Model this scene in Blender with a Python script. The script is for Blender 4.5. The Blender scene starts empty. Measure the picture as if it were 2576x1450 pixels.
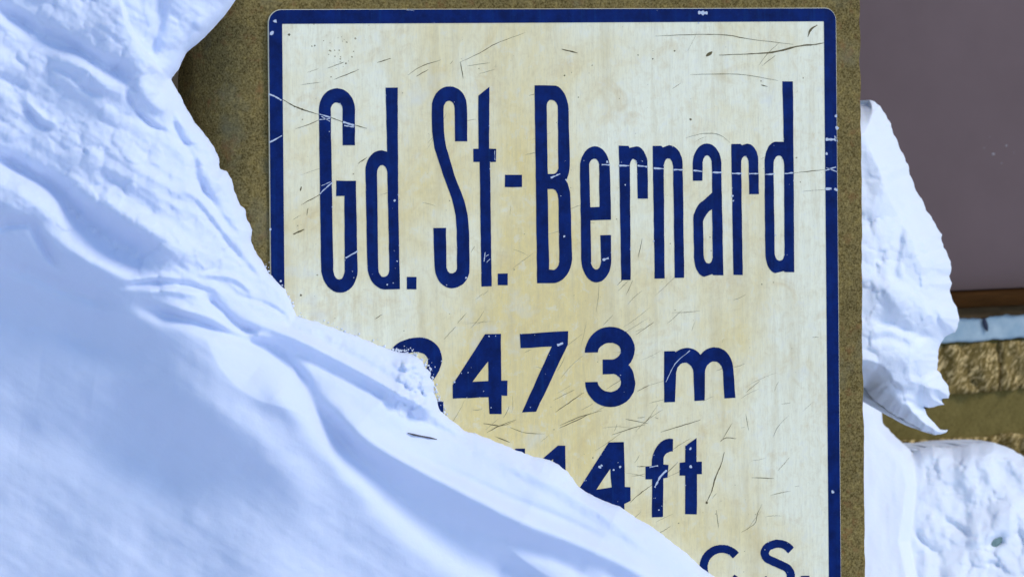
import bpy, math, random
import numpy as np
from mathutils import Vector, Matrix
random.seed(7); rng = np.random.default_rng(11)
S = bpy.context.scene
COL = S.collection

# ------------------------------------------------------------------ camera
FPX, U0, V0, ROLL = 7500.0, 1288.0, 133.0, 0.0090      # focal length and principal point, in units of a 2576 wide picture
ALPHA = math.radians(22.6)
DIST = 4.62
EYE = 1.62
C = np.array([-DIST*math.sin(ALPHA), -DIST*math.cos(ALPHA), EYE])
fwd = np.array([math.sin(ALPHA), math.cos(ALPHA), 0.0])
rgt = np.array([math.cos(ALPHA), -math.sin(ALPHA), 0.0])
up = np.array([0, 0, 1.0])
rr = rgt*math.cos(ROLL) + up*math.sin(ROLL)
uu = up*math.cos(ROLL) - rgt*math.sin(ROLL)
rr, uu = rgt*math.cos(-ROLL) + up*math.sin(-ROLL), up*math.cos(-ROLL) - rgt*math.sin(-ROLL)
cam = bpy.data.cameras.new('camera')
co = bpy.data.objects.new('camera', cam); COL.objects.link(co)
M = Matrix(((rr[0], uu[0], -fwd[0], C[0]), (rr[1], uu[1], -fwd[1], C[1]), (rr[2], uu[2], -fwd[2], C[2]), (0, 0, 0, 1)))
co.matrix_world = M
cam.sensor_width = 36; cam.lens = FPX/2576*36
cam.shift_y = -(725-V0)/2576
cam.clip_start = 0.05; cam.clip_end = 500
cam.dof.use_dof = True; cam.dof.focus_distance = DIST+0.02; cam.dof.aperture_fstop = 5.0
S.camera = co

# ------------------------------------------------------------------ sky, sun, exposure
SUN_EL, SUN_AZ = math.radians(38), math.radians(46)     # azimuth from -Y towards +X
sd = Vector((math.sin(SUN_AZ)*math.cos(SUN_EL), -math.cos(SUN_AZ)*math.cos(SUN_EL), math.sin(SUN_EL)))
w = bpy.data.worlds.new("World"); S.world = w; w.use_nodes = True
nt = w.node_tree; nt.nodes.clear()
sky = nt.nodes.new('ShaderNodeTexSky'); sky.sky_type = 'NISHITA'; sky.sun_disc = False
sky.sun_elevation = SUN_EL; sky.sun_rotation = math.atan2(sd.x, sd.y)
sky.altitude = 2473; sky.air_density = 1.0; sky.dust_density = 0.3; sky.ozone_density = 1.6
bg = nt.nodes.new('ShaderNodeBackground'); bg.inputs['Strength'].default_value = 0.10
ow = nt.nodes.new('ShaderNodeOutputWorld')
nt.links.new(sky.outputs[0], bg.inputs[0]); nt.links.new(bg.outputs[0], ow.inputs[0])
sl = bpy.data.lights.new('sun', 'SUN'); sl.energy = 1.05; sl.angle = math.radians(25); sl.color = (1, .92, .82)
so = bpy.data.objects.new('sun', sl); COL.objects.link(so)
so.rotation_euler = sd.to_track_quat('Z', 'Y').to_euler()
S.view_settings.view_transform = 'Standard'; S.view_settings.look = 'None'
S.view_settings.exposure = 0.82; S.view_settings.gamma = 1; S.view_settings.use_curve_mapping = False

# ------------------------------------------------------------------ helpers
def ray(u, v):
    u = np.asarray(u, float); v = np.asarray(v, float)
    d = fwd + rr*((u-U0)/FPX)[..., None] + uu*(-(v-V0)/FPX)[..., None]
    return d
def at(u, v, y=0.0):
    """point of the world plane Y=y seen at u,v"""
    d = ray(u, v); t = (np.asarray(y, float) - C[1])/d[..., 1]
    return C + d*t[..., None]
def at1(u, v, y=0.0):
    p = at(np.array(u), np.array(v), y); return p
PX = 0.00068

def hsh(i, j, seed):
    n = (i*374761393 + j*668265263 + seed*974711) & 0xffffffff
    n = ((n ^ (n >> 13))*1274126177) & 0xffffffff
    return ((n ^ (n >> 16)) & 0xffff)/65535.0
def vnoise(x, y, seed=0):
    x = np.asarray(x, float); y = np.asarray(y, float)
    i = np.floor(x).astype(np.int64); j = np.floor(y).astype(np.int64); fx = x-i; fy = y-j
    fx = fx**3*(fx*(fx*6-15)+10); fy = fy**3*(fy*(fy*6-15)+10)
    a = hsh(i, j, seed); b = hsh(i+1, j, seed); c = hsh(i, j+1, seed); d = hsh(i+1, j+1, seed)
    return (a*(1-fx)+b*fx)*(1-fy)+(c*(1-fx)+d*fx)*fy*1.0 - 0.5
def fbm(x, y, octv=4, seed=0, g=0.5):
    r = 0; a = 1.0
    for k in range(octv):
        r = r + a*vnoise(x*2**k+17.3*k, y*2**k-9.1*k, seed+k); a *= g
    return r
def sstep(x, a, b):
    t = np.clip((x-a)/(b-a), 0, 1); return t*t*(3-2*t)

def seg_dist(U, V, P, closed=False):
    P = [tuple(p) for p in P]
    if closed: P = P+[P[0]]
    best = np.full(U.shape, 1e9); side = np.zeros(U.shape); prm = np.zeros(U.shape)
    L = 0; tot = sum(math.dist(P[i], P[i+1]) for i in range(len(P)-1))
    for (x0, y0), (x1, y1) in zip(P[:-1], P[1:]):
        dx, dy = x1-x0, y1-y0; l2 = dx*dx+dy*dy+1e-9
        t = np.clip(((U-x0)*dx+(V-y0)*dy)/l2, 0, 1)
        ex = U-(x0+t*dx); ey = V-(y0+t*dy); d = np.hypot(ex, ey)
        m = d < best; best = np.where(m, d, best)
        side = np.where(m, np.sign(dx*ey-dy*ex), side); prm = np.where(m, (L+t*math.sqrt(l2))/tot, prm)
        L += math.sqrt(l2)
    return best, side, prm
def inside(U, V, P):
    r = np.zeros(U.shape, bool); n = len(P)
    for i in range(n):
        x0, y0 = P[i]; x1, y1 = P[(i+1) % n]
        if y0 == y1: continue
        c = ((y0 > V) != (y1 > V)) & (U < (x1-x0)*(V-y0)/(y1-y0)+x0)
        r ^= c
    return r
def smooth_poly(P, n=5, closed=False):
    P = [np.array(p, float) for p in P]; out = []
    N = len(P)
    rngi = range(N) if closed else range(N-1)
    for i in rngi:
        g = lambda k: P[k % N] if closed else P[min(max(k, 0), N-1)]
        a, b, c, d = g(i-1), g(i), g(i+1), g(i+2)
        for k in range(n):
            t = k/n
            out.append(tuple(0.5*((2*b)+(-a+c)*t+(2*a-5*b+4*c-d)*t*t+(-a+3*b-3*c+d)*t**3)))
    if not closed: out.append(tuple(P[-1]))
    return out

def tag(o, label=None, cat=None, group=None, kind=None):
    if label: o['label'] = label
    if cat: o['category'] = cat
    if group: o['group'] = group
    if kind: o['kind'] = kind
    return o
def empty(name, loc=(0, 0, 0)):
    o = bpy.data.objects.new(name, None); o.location = loc; COL.objects.link(o); return o
def link(name, me, mat, parent=None):
    o = bpy.data.objects.new(name, me); COL.objects.link(o)
    me.materials.clear(); me.materials.append(mat)
    if parent is not None:
        o.parent = parent; o.location = -Vector(parent.location)
    return o
def mesh_np(name, verts, faces, smooth=True):
    me = bpy.data.meshes.new(name)
    verts = np.asarray(verts, np.float32); faces = np.asarray(faces, np.int32)
    nf, k = faces.shape
    me.vertices.add(len(verts)); me.vertices.foreach_set('co', verts.ravel())
    me.loops.add(nf*k); me.loops.foreach_set('vertex_index', faces.ravel())
    me.polygons.add(nf); me.polygons.foreach_set('loop_start', np.arange(0, nf*k, k, dtype=np.int32))
    me.polygons.foreach_set('loop_total', np.full(nf, k, np.int32))
    me.update(calc_edges=True); me.validate()
    if smooth: me.polygons.foreach_set('use_smooth', np.ones(len(me.polygons), bool))
    return me

# ------------------------------------------------------------------ materials
class NB:
    def __init__(s, name):
        s.m = bpy.data.materials.new(name); s.m.use_nodes = True; s.t = s.m.node_tree
        s.b = s.t.nodes['Principled BSDF']; s.tc = s.t.nodes.new('ShaderNodeTexCoord')
    def n(s, typ, **kw):
        n = s.t.nodes.new(typ)
        for k, v in kw.items():
            if k in n.inputs.keys() if hasattr(n.inputs, 'keys') else False: n.inputs[k].default_value = v
            else: setattr(n, k, v)
        return n
    def l(s, a, b): s.t.links.new(a, b)
    def mapped(s, scale=(1, 1, 1), rot=(0, 0, 0), loc=(0, 0, 0)):
        m = s.t.nodes.new('ShaderNodeMapping'); m.inputs['Scale'].default_value = scale
        m.inputs['Rotation'].default_value = rot; m.inputs['Location'].default_value = loc
        s.l(s.tc.outputs['Object'], m.inputs[0]); return m.outputs[0]
    def noise(s, scale, detail=4, rough=.5, vec=None, dist=0):
        n = s.t.nodes.new('ShaderNodeTexNoise'); n.inputs['Scale'].default_value = scale
        n.inputs['Detail'].default_value = detail; n.inputs['Roughness'].default_value = rough; n.inputs['Distortion'].default_value = dist
        s.l(vec if vec is not None else s.tc.outputs['Object'], n.inputs['Vector']); return n.outputs['Fac']
    def ramp(s, fac, stops):
        r = s.t.nodes.new('ShaderNodeValToRGB'); e = r.color_ramp.elements
        while len(e) < len(stops): e.new(0.5)
        for i, (p, c) in enumerate(stops):
            e[i].position = p; e[i].color = (*c, 1) if len(c) == 3 else c
        s.l(fac, r.inputs[0]); return r.outputs[0]
    def mix(s, fac, a, b, mode='MIX'):
        m = s.t.nodes.new('ShaderNodeMix'); m.data_type = 'RGBA'; m.blend_type = mode
        for i, x in ((0, fac), (6, a), (7, b)):
            if isinstance(x, (int, float)): m.inputs[i].default_value = x
            elif isinstance(x, tuple): m.inputs[i].default_value = (*x, 1)
            else: s.l(x, m.inputs[i])
        return m.outputs[2]
    def math(s, op, a, b=0.0):
        m = s.t.nodes.new('ShaderNodeMath'); m.operation = op
        for i, x in ((0, a), (1, b)):
            if isinstance(x, (int, float)): m.inputs[i].default_value = x
            else: s.l(x, m.inputs[i])
        return m.outputs[0]
    def bump(s, h, strength, dist, prev=None):
        b = s.t.nodes.new('ShaderNodeBump'); b.inputs['Strength'].default_value = strength; b.inputs['Distance'].default_value = dist
        s.l(h, b.inputs['Height'])
        if prev is not None: s.l(prev, b.inputs['Normal'])
        return b.outputs[0]
    def out(s, col=None, rough=None, nrm=None, **kw):
        if col is not None:
            if isinstance(col, tuple): s.b.inputs['Base Color'].default_value = (*col, 1)
            else: s.l(col, s.b.inputs['Base Color'])
        if rough is not None:
            if isinstance(rough, (int, float)): s.b.inputs['Roughness'].default_value = rough
            else: s.l(rough, s.b.inputs['Roughness'])
        if nrm is not None: s.l(nrm, s.b.inputs['Normal'])
        for k, v in kw.items(): s.b.inputs[k.replace('_', ' ')].default_value = v
        return s.m
def black(): return (0, 0, 0)
W1, B0 = (1, 1, 1), (0, 0, 0)

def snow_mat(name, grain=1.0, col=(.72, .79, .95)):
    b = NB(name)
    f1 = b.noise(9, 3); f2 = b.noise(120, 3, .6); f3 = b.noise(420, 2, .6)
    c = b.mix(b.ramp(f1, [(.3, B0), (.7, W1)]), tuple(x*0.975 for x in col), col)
    n = b.bump(f2, .16*grain, .004); n = b.bump(f3, .12*grain, .0012, n)
    m = b.out(c, .75, n)
    b.b.inputs['Specular IOR Level'].default_value = .25
    b.b.inputs['Subsurface Weight'].default_value = .2
    b.b.inputs['Subsurface Radius'].default_value = (.5, .75, 1.0)
    b.b.inputs['Subsurface Scale'].default_value = .02
    return m
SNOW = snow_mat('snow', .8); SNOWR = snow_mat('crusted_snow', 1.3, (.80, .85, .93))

def plate_mat():
    b = NB('aged_enamel')
    sep = b.t.nodes.new('ShaderNodeSeparateXYZ'); b.l(b.tc.outputs['Object'], sep.inputs[0])
    big = b.noise(3.2, 5, .62, dist=.4)
    # yellowing strongest in the middle of the plate, edges stayed whiter
    ax = b.math('ABSOLUTE', b.math('SUBTRACT', sep.outputs[0], PLATE_CX-.05))
    band = b.math('SUBTRACT', 1.0, b.math('MULTIPLY', ax, 2.15))
    zc = b.math('ABSOLUTE', b.math('SUBTRACT', sep.outputs[2], PLATE_ZY))
    band = b.math('SUBTRACT', band, b.math('MULTIPLY', zc, .95))
    y = b.math('ADD', b.math('MULTIPLY', big, 2.4), b.math('MULTIPLY', band, .62))
    y = b.math('MULTIPLY', y, .5)
    yel = b.ramp(y, [(.55, B0), (.69, (.42, .42, .42)), (.88, (.95,)*3)])
    c = b.mix(yel, (.91, .89, .66), (.82, .65, .25))
    blot = b.noise(14, 5, .7, dist=.6)
    c = b.mix(b.ramp(blot, [(.54, B0), (.70, (.40,)*3)]), c, (.66, .48, .20))
    streak = b.noise(1, 4, .6, vec=b.mapped((160, 160, 7)))
    c = b.mix(b.ramp(streak, [(.35, (.16,)*3), (.62, B0)]), c, (.50, .45, .30))
    fine = b.noise(1, 3, .6, vec=b.mapped((420, 420, 60)))
    c = b.mix(b.ramp(fine, [(.30, (.22,)*3), (.5, B0)]), c, (.42, .38, .26))
    mot = b.noise(55, 5, .72, dist=.5)
    c = b.mix(b.ramp(mot, [(.50, B0), (.68, (.30,)*3)]), c, (.62, .50, .26))
    c = b.mix(b.ramp(mot, [(.34, (.35,)*3), (.46, B0)]), c, (.78, .78, .68))
    wide = b.noise(1, 4, .6, vec=b.mapped((34, 34, 3)))
    c = b.mix(b.ramp(wide, [(.50, B0), (.68, (.40,)*3)]), c, (.60, .50, .27))
    sm = b.noise(26, 6, .75)
    c = b.mix(b.ramp(sm, [(.66, B0), (.76, (.5,)*3)]), c, (.27, .24, .15))
    cl = b.noise(6.3, 4, .6, vec=b.mapped((1, 1, 1), loc=(3.1, 0, 5.7)))
    c = b.mix(b.ramp(cl, [(.60, B0), (.72, (.75,)*3)]), c, (.70, .72, .68))
    sp = b.noise(210, 2, .5); c = b.mix(b.ramp(sp, [(.735, B0), (.76, (.6,)*3)]), c, (.15, .13, .07))
    r = b.ramp(blot, [(.3, (.38,)*3), (.7, (.62,)*3)])
    n = b.bump(b.noise(60, 3), .08, .001)
    return b.out(c, r, n)
def navy_mat():
    b = NB('navy_enamel')
    f = b.noise(35, 5, .7); g = b.noise(300, 3, .7)
    c = b.mix(b.ramp(f, [(.35, B0), (.7, W1)]), (.0008, .009, .070), (.0016, .020, .150))
    c = b.mix(b.ramp(g, [(.62, B0), (.76, (.25,)*3)]), c, (.05, .10, .25))
    st = b.noise(1, 3, .6, vec=b.mapped((120, 120, 5)))
    c = b.mix(b.ramp(st, [(.55, B0), (.75, (.35,)*3)]), c, (.004, .045, .18))
    return b.out(c, .42, b.bump(f, .1, .001), Specular_IOR_Level=.08)
def slab_mat():
    b = NB('olive_concrete')
    a = b.noise(7, 5, .65, dist=.6); g = b.noise(330, 4, .7); h = b.noise(28, 5, .7); k = b.noise(95, 4, .7)
    c = b.mix(b.ramp(a, [(.36, B0), (.62, W1)]), (.105, .073, .022), (.190, .136, .042))
    c = b.mix(b.ramp(k, [(.38, (.55,)*3), (.52, B0)]), c, (.055, .040, .010))
    c = b.mix(b.ramp(k, [(.52, B0), (.68, (.5,)*3)]), c, (.36, .26, .065))
    c = b.mix(b.ramp(g, [(.36, B0), (.5, (.5,)*3), (.64, W1)]), b.mix(.6, c, (.045, .030, .008)), b.mix(.4, c, (.48, .38, .16)))
    c = b.mix(b.ramp(h, [(.57, B0), (.70, (.55,)*3)]), c, (.24, .105, .042))
    h2 = b.noise(11, 4, .6, vec=b.mapped((1, 1, 1), loc=(5, 2, 9)))
    c = b.mix(b.ramp(h2, [(.54, B0), (.68, (.45,)*3)]), c, (.20, .19, .115))
    n = b.bump(g, .35, .0015); n = b.bump(h, .35, .004, n)
    return b.out(c, .95, n, Specular_IOR_Level=.02)
def rough_stone(name, c0, c1, c2, sc=1.0, strong=1.0):
    b = NB(name)
    m2 = b.t.nodes.new('ShaderNodeMapping'); m2.inputs['Scale'].default_value = (165*sc, 100*sc, 42*sc); b.l(b.mapped(rot=(0, math.radians(-38), 0)), m2.inputs[0])
    an = b.noise(1, 4, .62, vec=m2.outputs[0], dist=.7)
    a = b.noise(16, 5, .7); g = b.noise(240, 3, .7)
    c = b.mix(b.ramp(a, [(.33, B0), (.66, W1)]), c0, c1)
    c = b.mix(b.ramp(an, [(.28, (.7*strong,)*3), (.44, B0)]), c, tuple(x*.22 for x in c0))
    c = b.mix(b.ramp(an, [(.50, B0), (.61, (strong*.95,)*3)]), c, c2)
    c = b.mix(b.ramp(g, [(.3, (.5,)*3), (.5, B0)]), c, tuple(x*.3 for x in c0))
    n = b.bump(an, .8*strong, .008); n = b.bump(g, .5, .002, n)
    return b.out(c, .95, n, Specular_IOR_Level=.02)
def simple(name, c0, c1, sc=20, rough=.6, bs=.2, bd=.002, stretch=(1, 1, 1)):
    b = NB(name); f = b.noise(sc, 5, .65, vec=b.mapped(stretch))
    c = b.mix(b.ramp(f, [(.3, B0), (.7, W1)]), c0, c1)
    return b.out(c, rough, b.bump(f, bs, bd), Specular_IOR_Level=.05)

# ------------------------------------------------------------------ geometry of the sign, measured
pTL = at1(675.5, 60); pBL = at1(683.5, 690); pTR = at1(2105, 100); pBR = at1(2112.5, 1440)
XL = (at1(675.5, 90)[0]+at1(682, 600)[0])/2; XR = (at1(2105, 100)[0]+at1(2112.5, 1440)[0])/2
ZT = (at1(900, 25.0)[2]+at1(1950, 21)[2])/2
IXL = (at1(710, 90)[0]+at1(715, 700)[0])/2; IXR = (at1(2074, 100)[0]+at1(2084, 1440)[0])/2
IZT = (at1(900, 60)[2]+at1(1950, 54)[2])/2
print('SIGN', XL, XR, ZT, IXL, IXR, IZT, 'raw', pTL, pBL, pTR, pBR, at1(900, 25), at1(1950, 21))
ZB = ZT-1.36; IZB = ZB+(ZT-IZT)
PLATE_CX = (XL+XR)/2; PLATE_ZY = at1(1400, 800)[2]
ENAMEL, NAVY, SLAB = plate_mat(), navy_mat(), slab_mat()
DARK = NB('scratch_rust').out((.12, .095, .035), .8)
FAINT = NB('scratch_grime').out((.36, .31, .17), .7)
CHIP = NB('bare_enamel_chip').out((.50, .56, .66), .5)

# ground, far below the drifts
def wavy_plane():
    x = np.linspace(-60, 60, 161); y = np.linspace(-60, 60, 161)
    X, Y = np.meshgrid(x, y); Z = fbm(X*.13, Y*.13, 4, 3)*.5*sstep(np.hypot(X, Y), 3, 15)+.05
    V = np.stack([X, Y, Z], -1).reshape(-1, 3)
    i = np.arange(160); I, J = np.meshgrid(i, i); a = (J*161+I).ravel()
    return mesh_np('ground', V, np.stack([a, a+1, a+162, a+161], 1))
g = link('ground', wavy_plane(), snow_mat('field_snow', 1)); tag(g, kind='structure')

# ------------------------------------------------------------------ slab
def box_round(x0, x1, y0, y1, z0, z1, r, seg=4, nx=1, jitter=0):
    import bmesh
    bm = bmesh.new(); bmesh.ops.create_cube(bm, size=1)
    for v in bm.verts:
        v.co = Vector(((x0+x1)/2+v.co.x*(x1-x0), (y0+y1)/2+v.co.y*(y1-y0), (z0+z1)/2+v.co.z*(z1-z0)))
    if r > 0: bmesh.ops.bevel(bm, geom=bm.edges[:]+bm.verts[:], offset=r, segments=seg, profile=.5, affect='EDGES')
    me = bpy.data.meshes.new('box'); bm.to_mesh(me); bm.free()
    for p in me.polygons: p.use_smooth = r > 0
    return me
SX1 = at1(2165, 20, .004)[0]; SX0 = at1(522, 300, .004)[0]
def slab_mesh():
    # a rough cast block: profile round its plan, many rows, with worn wavy corners
    y0, y1 = .004, .165
    prof = []
    def arc(cx, cy, r, a0, a1, n=7):
        for k in range(n+1):
            a = math.radians(a0+(a1-a0)*k/n); prof.append((cx+r*math.cos(a), cy+r*math.sin(a)))
    rl, rs = .055, .004
    arc(SX0+.02, y1-.02, .02, 90, 180, 4); 
    for k in range(1, 3): prof.append((SX0, y1-.02-(y1-.02-y0-.10)*k/3))
    for k_ in range(15):
        a_ = math.radians(180+90*k_/14); prof.append((SX0+.085+.085*math.cos(a_), y0+.10+.10*math.sin(a_)))
    n = 110
    for k in range(1, n): prof.append((SX0+.085+(SX1-rs-SX0-.085)*k/n, y0))
    arc(SX1-rs, y0+rs, rs, 270, 360, 4); arc(SX1-rs, y1-rs, rs, 0, 90, 3)
    prof = np.array(prof); N = len(prof)
    Z = np.linspace(.0, ZT+.075, 190); R = len(Z)
    P = np.zeros((R, N, 3)); P[:, :, 0] = prof[:, 0]; P[:, :, 1] = prof[:, 1]; P[:, :, 2] = Z[:, None]
    left = np.clip(1-(P[:, :, 0]-SX0)/.16, 0, 1)
    d = fbm(P[:, :, 0]*22+P[:, :, 1]*30, P[:, :, 2]*22, 4, 5)*.013*left
    P[:, :, 0] -= d*.7; P[:, :, 1] += np.abs(d)*.8
    rim = np.clip(1-(SX1-P[:, :, 0])/.02, 0, 1)
    P[:, :, 0] += fbm(P[:, :, 1]*40, P[:, :, 2]*30, 3, 9)*.003*rim
    V = P.reshape(-1, 3); F = []
    I, J = np.meshgrid(np.arange(N), np.arange(R-1)); I2 = (I+1) % N
    F = np.stack([(J*N+I).ravel(), (J*N+I2).ravel(), ((J+1)*N+I2).ravel(), ((J+1)*N+I).ravel()], 1)
    me = mesh_np('slab', V, F)
    return me
t = empty('concrete_slab', (0, .07, 0)); tag(t, 'upright olive brown rough concrete slab carrying the white and blue pass sign', 'slab')
link('slab_body', slab_mesh(), SLAB, t)
link('slab_top', box_round(SX0+.01, SX1-.002, .006, .133, ZT+.07, ZT+.078, 0), SLAB, t)

# ------------------------------------------------------------------ sign
sign = empty('sign', (PLATE_CX, 0, ZB)); tag(sign, 'weathered cream enamel pass sign with navy border reading Gd. St-Bernard 2473 m, half buried', 'sign')

def flat_shape(name, loops, y, thick, mat, parent):
    """loops: world X,Z outlines (even-odd filled), one mesh thick metres deep with its front at y"""
    cu = bpy.data.curves.new(name, 'CURVE'); cu.dimensions = '2D'; cu.fill_mode = 'BOTH'; cu.extrude = thick/2
    for L in loops:
        s = cu.splines.new('POLY'); s.points.add(len(L)-1)
        for p, (x, z) in zip(s.points, L): p.co = (x, z, 0, 1)
        s.use_cyclic_u = True
    ob = bpy.data.objects.new('tmp', cu); COL.objects.link(ob)
    dg = bpy.context.evaluated_depsgraph_get(); dg.update()
    me = bpy.data.meshes.new_from_object(ob.evaluated_get(dg))
    bpy.data.objects.remove(ob); bpy.data.curves.remove(cu)
    for v in me.vertices:
        x, z, h = v.co; v.co = (x, y+thick/2-h, z)
    me.flip_normals() if False else None
    me.update(); me.name = name
    return link(name, me, mat, parent)

def rrect(x0, x1, z0, z1, r, n=10):
    o = []
    for cx, cz, a in ((x1-r, z1-r, 0), (x0+r, z1-r, 90), (x0+r, z0+r, 180), (x1-r, z0+r, 270)):
        for k in range(n+1):
            t = math.radians(a+90*k/n); o.append((cx+r*math.cos(t), cz+r*math.sin(t)))
    return o
flat_shape('plate', [rrect(XL-.0008, XR+.0008, ZB-.0008, ZT+.0008, .021)], 0, .0035, ENAMEL, sign)
flat_shape('border', [rrect(XL, XR, ZB, ZT, .020), rrect(IXL, IXR, IZB, IZT, .0012, 2)], -.0006, .0006, NAVY, sign)

TF = {1: (670.8, 0, .28678), 3: (670.8, 335.4, .28678), 4: (1341.6, 335.4, .33854), 5: (939.2, 771.4, .3776), 6: (1207.5, 1039.8, .3776)}
def path(z, cmds):
    ox, oy, k = TF[z]; pts = []
    i = 0; cur = None
    for c in cmds:
        if len(c) == 2:
            if cur is not None:
                d = math.dist(cur, c); m = max(1, int(d/60))
                for q in range(1, m+1): pts.append((cur[0]+(c[0]-cur[0])*q/m, cur[1]+(c[1]-cur[1])*q/m))
            else: pts.append(c)
            cur = c
        else:
            cx, cy, x, y = c; p0 = cur; n = 9
            c1 = (p0[0]+.56*(cx-p0[0]), p0[1]+.56*(cy-p0[1])); c2 = (x+.56*(cx-x), y+.56*(cy-y))
            for q in range(1, n+1):
                s = q/n; a, b_, c_, d_ = (1-s)**3, 3*s*(1-s)**2, 3*s*s*(1-s), s**3
                pts.append((a*p0[0]+b_*c1[0]+c_*c2[0]+d_*x, a*p0[1]+b_*c1[1]+c_*c2[1]+d_*y))
            cur = (x, y)
    out = []
    for x, y in pts:
        x += random.uniform(-1.3, 1.3); y += random.uniform(-1.3, 1.3)
        p = at1(ox+x*k, oy+y*k, -.0006); out.append((p[0], p[2]))
    if math.dist(out[0], out[-1]) < .0006: out.pop()
    return out
def rect(x0, y0, x1, y1): return [(x0, y0), (x1, y0), (x1, y1), (x0, y1), (x0, y0)]
def stroke(z, pts, wd):
    P = smooth_poly(pts, 6); L, R_ = [], []
    for i, p in enumerate(P):
        a = P[max(i-1, 0)]; b = P[min(i+1, len(P)-1)]; dx, dy = b[0]-a[0], b[1]-a[1]; l = math.hypot(dx, dy) or 1
        L.append((p[0]-dy/l*wd/2, p[1]+dx/l*wd/2)); R_.append((p[0]+dy/l*wd/2, p[1]-dx/l*wd/2))
    return L+R_[::-1]
def glyph(name, lab, z, *loops):
    o = flat_shape(name, [path(z, l) for l in loops], -.0006, .0006, NAVY, sign)
    o['label'] = lab
glyph('letter', 'tall narrow navy capital G', 3, [(775, 105), (668, 105), (668, -210), (668, -270, 615, -270), (562, -270, 562, -205), (572, 400), (585, 1190), (585, 1280, 638, 1280), (687, 1280, 687, 1190), (683, 548), (612, 548), (612, 415), (783, 415), (798, 1200), (798, 1395, 645, 1395), (482, 1395, 478, 1170), (460, -210), (460, -395, 615, -395), (775, -395, 775, -210), (775, 105)])
glyph('letter', 'tall navy small d after the G', 3, [(1045, -400), (1150, -400), (1155, 600), (1170, 1365), (1060, 1368), (890, 1385, 885, 1160), (868, 330), (868, 150, 1010, 148), (1058, 160), (1045, -400)],
      [(968, 360), (968, 278, 1012, 278), (1058, 278, 1060, 350), (1078, 1190), (1078, 1258, 1027, 1258), (982, 1258, 980, 1190), (968, 360)])
glyph('full_stop', 'navy full stop after Gd', 3, rect(1230, 1258, 1315, 1365))
glyph('letter', 'tall narrow navy capital S of St', 3, [(1760, 70), (1655, 70), (1650, -220), (1650, -285, 1600, -285), (1552, -285, 1552, -215), (1554, -20), (1575, 120), (1650, 370), (1735, 590), (1765, 720), (1777, 870), (1780, 1190), (1780, 1357, 1622, 1357), (1478, 1357, 1475, 1160), (1463, 828), (1573, 828), (1578, 1170), (1580, 1227, 1624, 1227), (1672, 1227, 1672, 1170), (1668, 850), (1660, 720), (1625, 570), (1548, 360), (1475, 130), (1452, -20), (1450, -230), (1450, -412, 1605, -412), (1758, -412, 1758, -230), (1760, 70)])
glyph('letter', 'tall navy small t of St', 3, [(1858, -330), (1955, -407), (1952, 135), (2015, 135), (2012, 250), (1960, 250), (1975, 1340), (1885, 1340), (1870, 250), (1815, 250), (1815, 135), (1860, 135), (1858, -330)])
glyph('full_stop', 'navy full stop under the hyphen', 3, rect(2028, 1228, 2115, 1330))
glyph('hyphen', 'short navy hyphen between St and Bernard', 3, rect(2092, 362, 2240, 470))
glyph('letter', 'tall navy capital B of Bernard', 4, [(10, -356), (150, -356), (255, -356, 262, -180), (272, 220), (270, 310, 245, 352), (275, 395, 277, 480), (288, 930), (285, 1112, 140, 1112), (30, 1112), (10, -356)],
      [(100, -200), (100, -249, 135, -249), (180, -249, 183, -195), (188, 245), (188, 300, 150, 302), (108, 300), (100, -200)],
      [(107, 412), (140, 412), (185, 412, 188, 490), (195, 940), (195, 1012, 150, 1012), (118, 1010), (107, 412)])
glyph('letter', 'navy small e of Bernard', 4, [(578, 640), (425, 645), (430, 950), (430, 1010, 470, 1010), (505, 1010, 505, 940), (500, 755), (578, 755), (580, 940), (580, 1105, 470, 1105), (358, 1105, 358, 930), (348, 260), (348, 95, 458, 95), (565, 95, 570, 260), (578, 640)],
      [(415, 240), (415, 188, 455, 188), (490, 188, 491, 240), (493, 545), (423, 548), (415, 240)])
glyph('letter', 'first navy small r of Bernard', 4, [(637, 92), (707, 92), (715, 108), (765, 96), (845, 96, 850, 230), (852, 485), (778, 485), (773, 240), (772, 190, 745, 190), (720, 190, 718, 240), (724, 1088), (655, 1088), (637, 92)])
glyph('letter', 'navy small n of Bernard', 4, [(888, 92), (950, 92), (962, 105), (1010, 88), (1108, 90, 1110, 230), (1122, 1070), (1052, 1072), (1040, 250), (1038, 185, 1003, 185), (970, 185, 970, 250), (976, 1075), (903, 1078), (888, 92)])
glyph('letter', 'navy small a of Bernard', 4, [(1258, 352), (1187, 352), (1185, 220), (1190, 75, 1292, 75), (1392, 75, 1397, 220), (1413, 1052), (1340, 1052), (1330, 1045), (1270, 1063), (1198, 1055, 1196, 920), (1190, 640), (1190, 540, 1262, 500), (1330, 440), (1328, 230), (1326, 163, 1292, 163), (1260, 163, 1258, 230), (1258, 352)],
      [(1330, 562), (1335, 910), (1335, 966, 1302, 966), (1268, 966, 1266, 900), (1262, 660), (1265, 600, 1330, 562)])
glyph('letter', 'second navy small r of Bernard', 4, [(1472, 78), (1540, 78), (1550, 88), (1590, 76), (1668, 76, 1672, 200), (1676, 450), (1605, 450), (1602, 225), (1600, 168, 1573, 168), (1545, 168, 1545, 225), (1557, 1050), (1488, 1050), (1472, 78)])
glyph('letter', 'last navy small d of Bernard', 4, [(1852, -386), (1930, -386), (1940, 1030), (1870, 1030), (1862, 1022), (1800, 1036), (1726, 1030, 1725, 880), (1720, 220), (1720, 68, 1800, 62), (1862, 62), (1852, -386)],
      [(1785, 230), (1785, 165, 1828, 165), (1863, 165, 1865, 230), (1868, 890), (1868, 945, 1832, 945), (1796, 945, 1794, 890), (1785, 230)])
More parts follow.
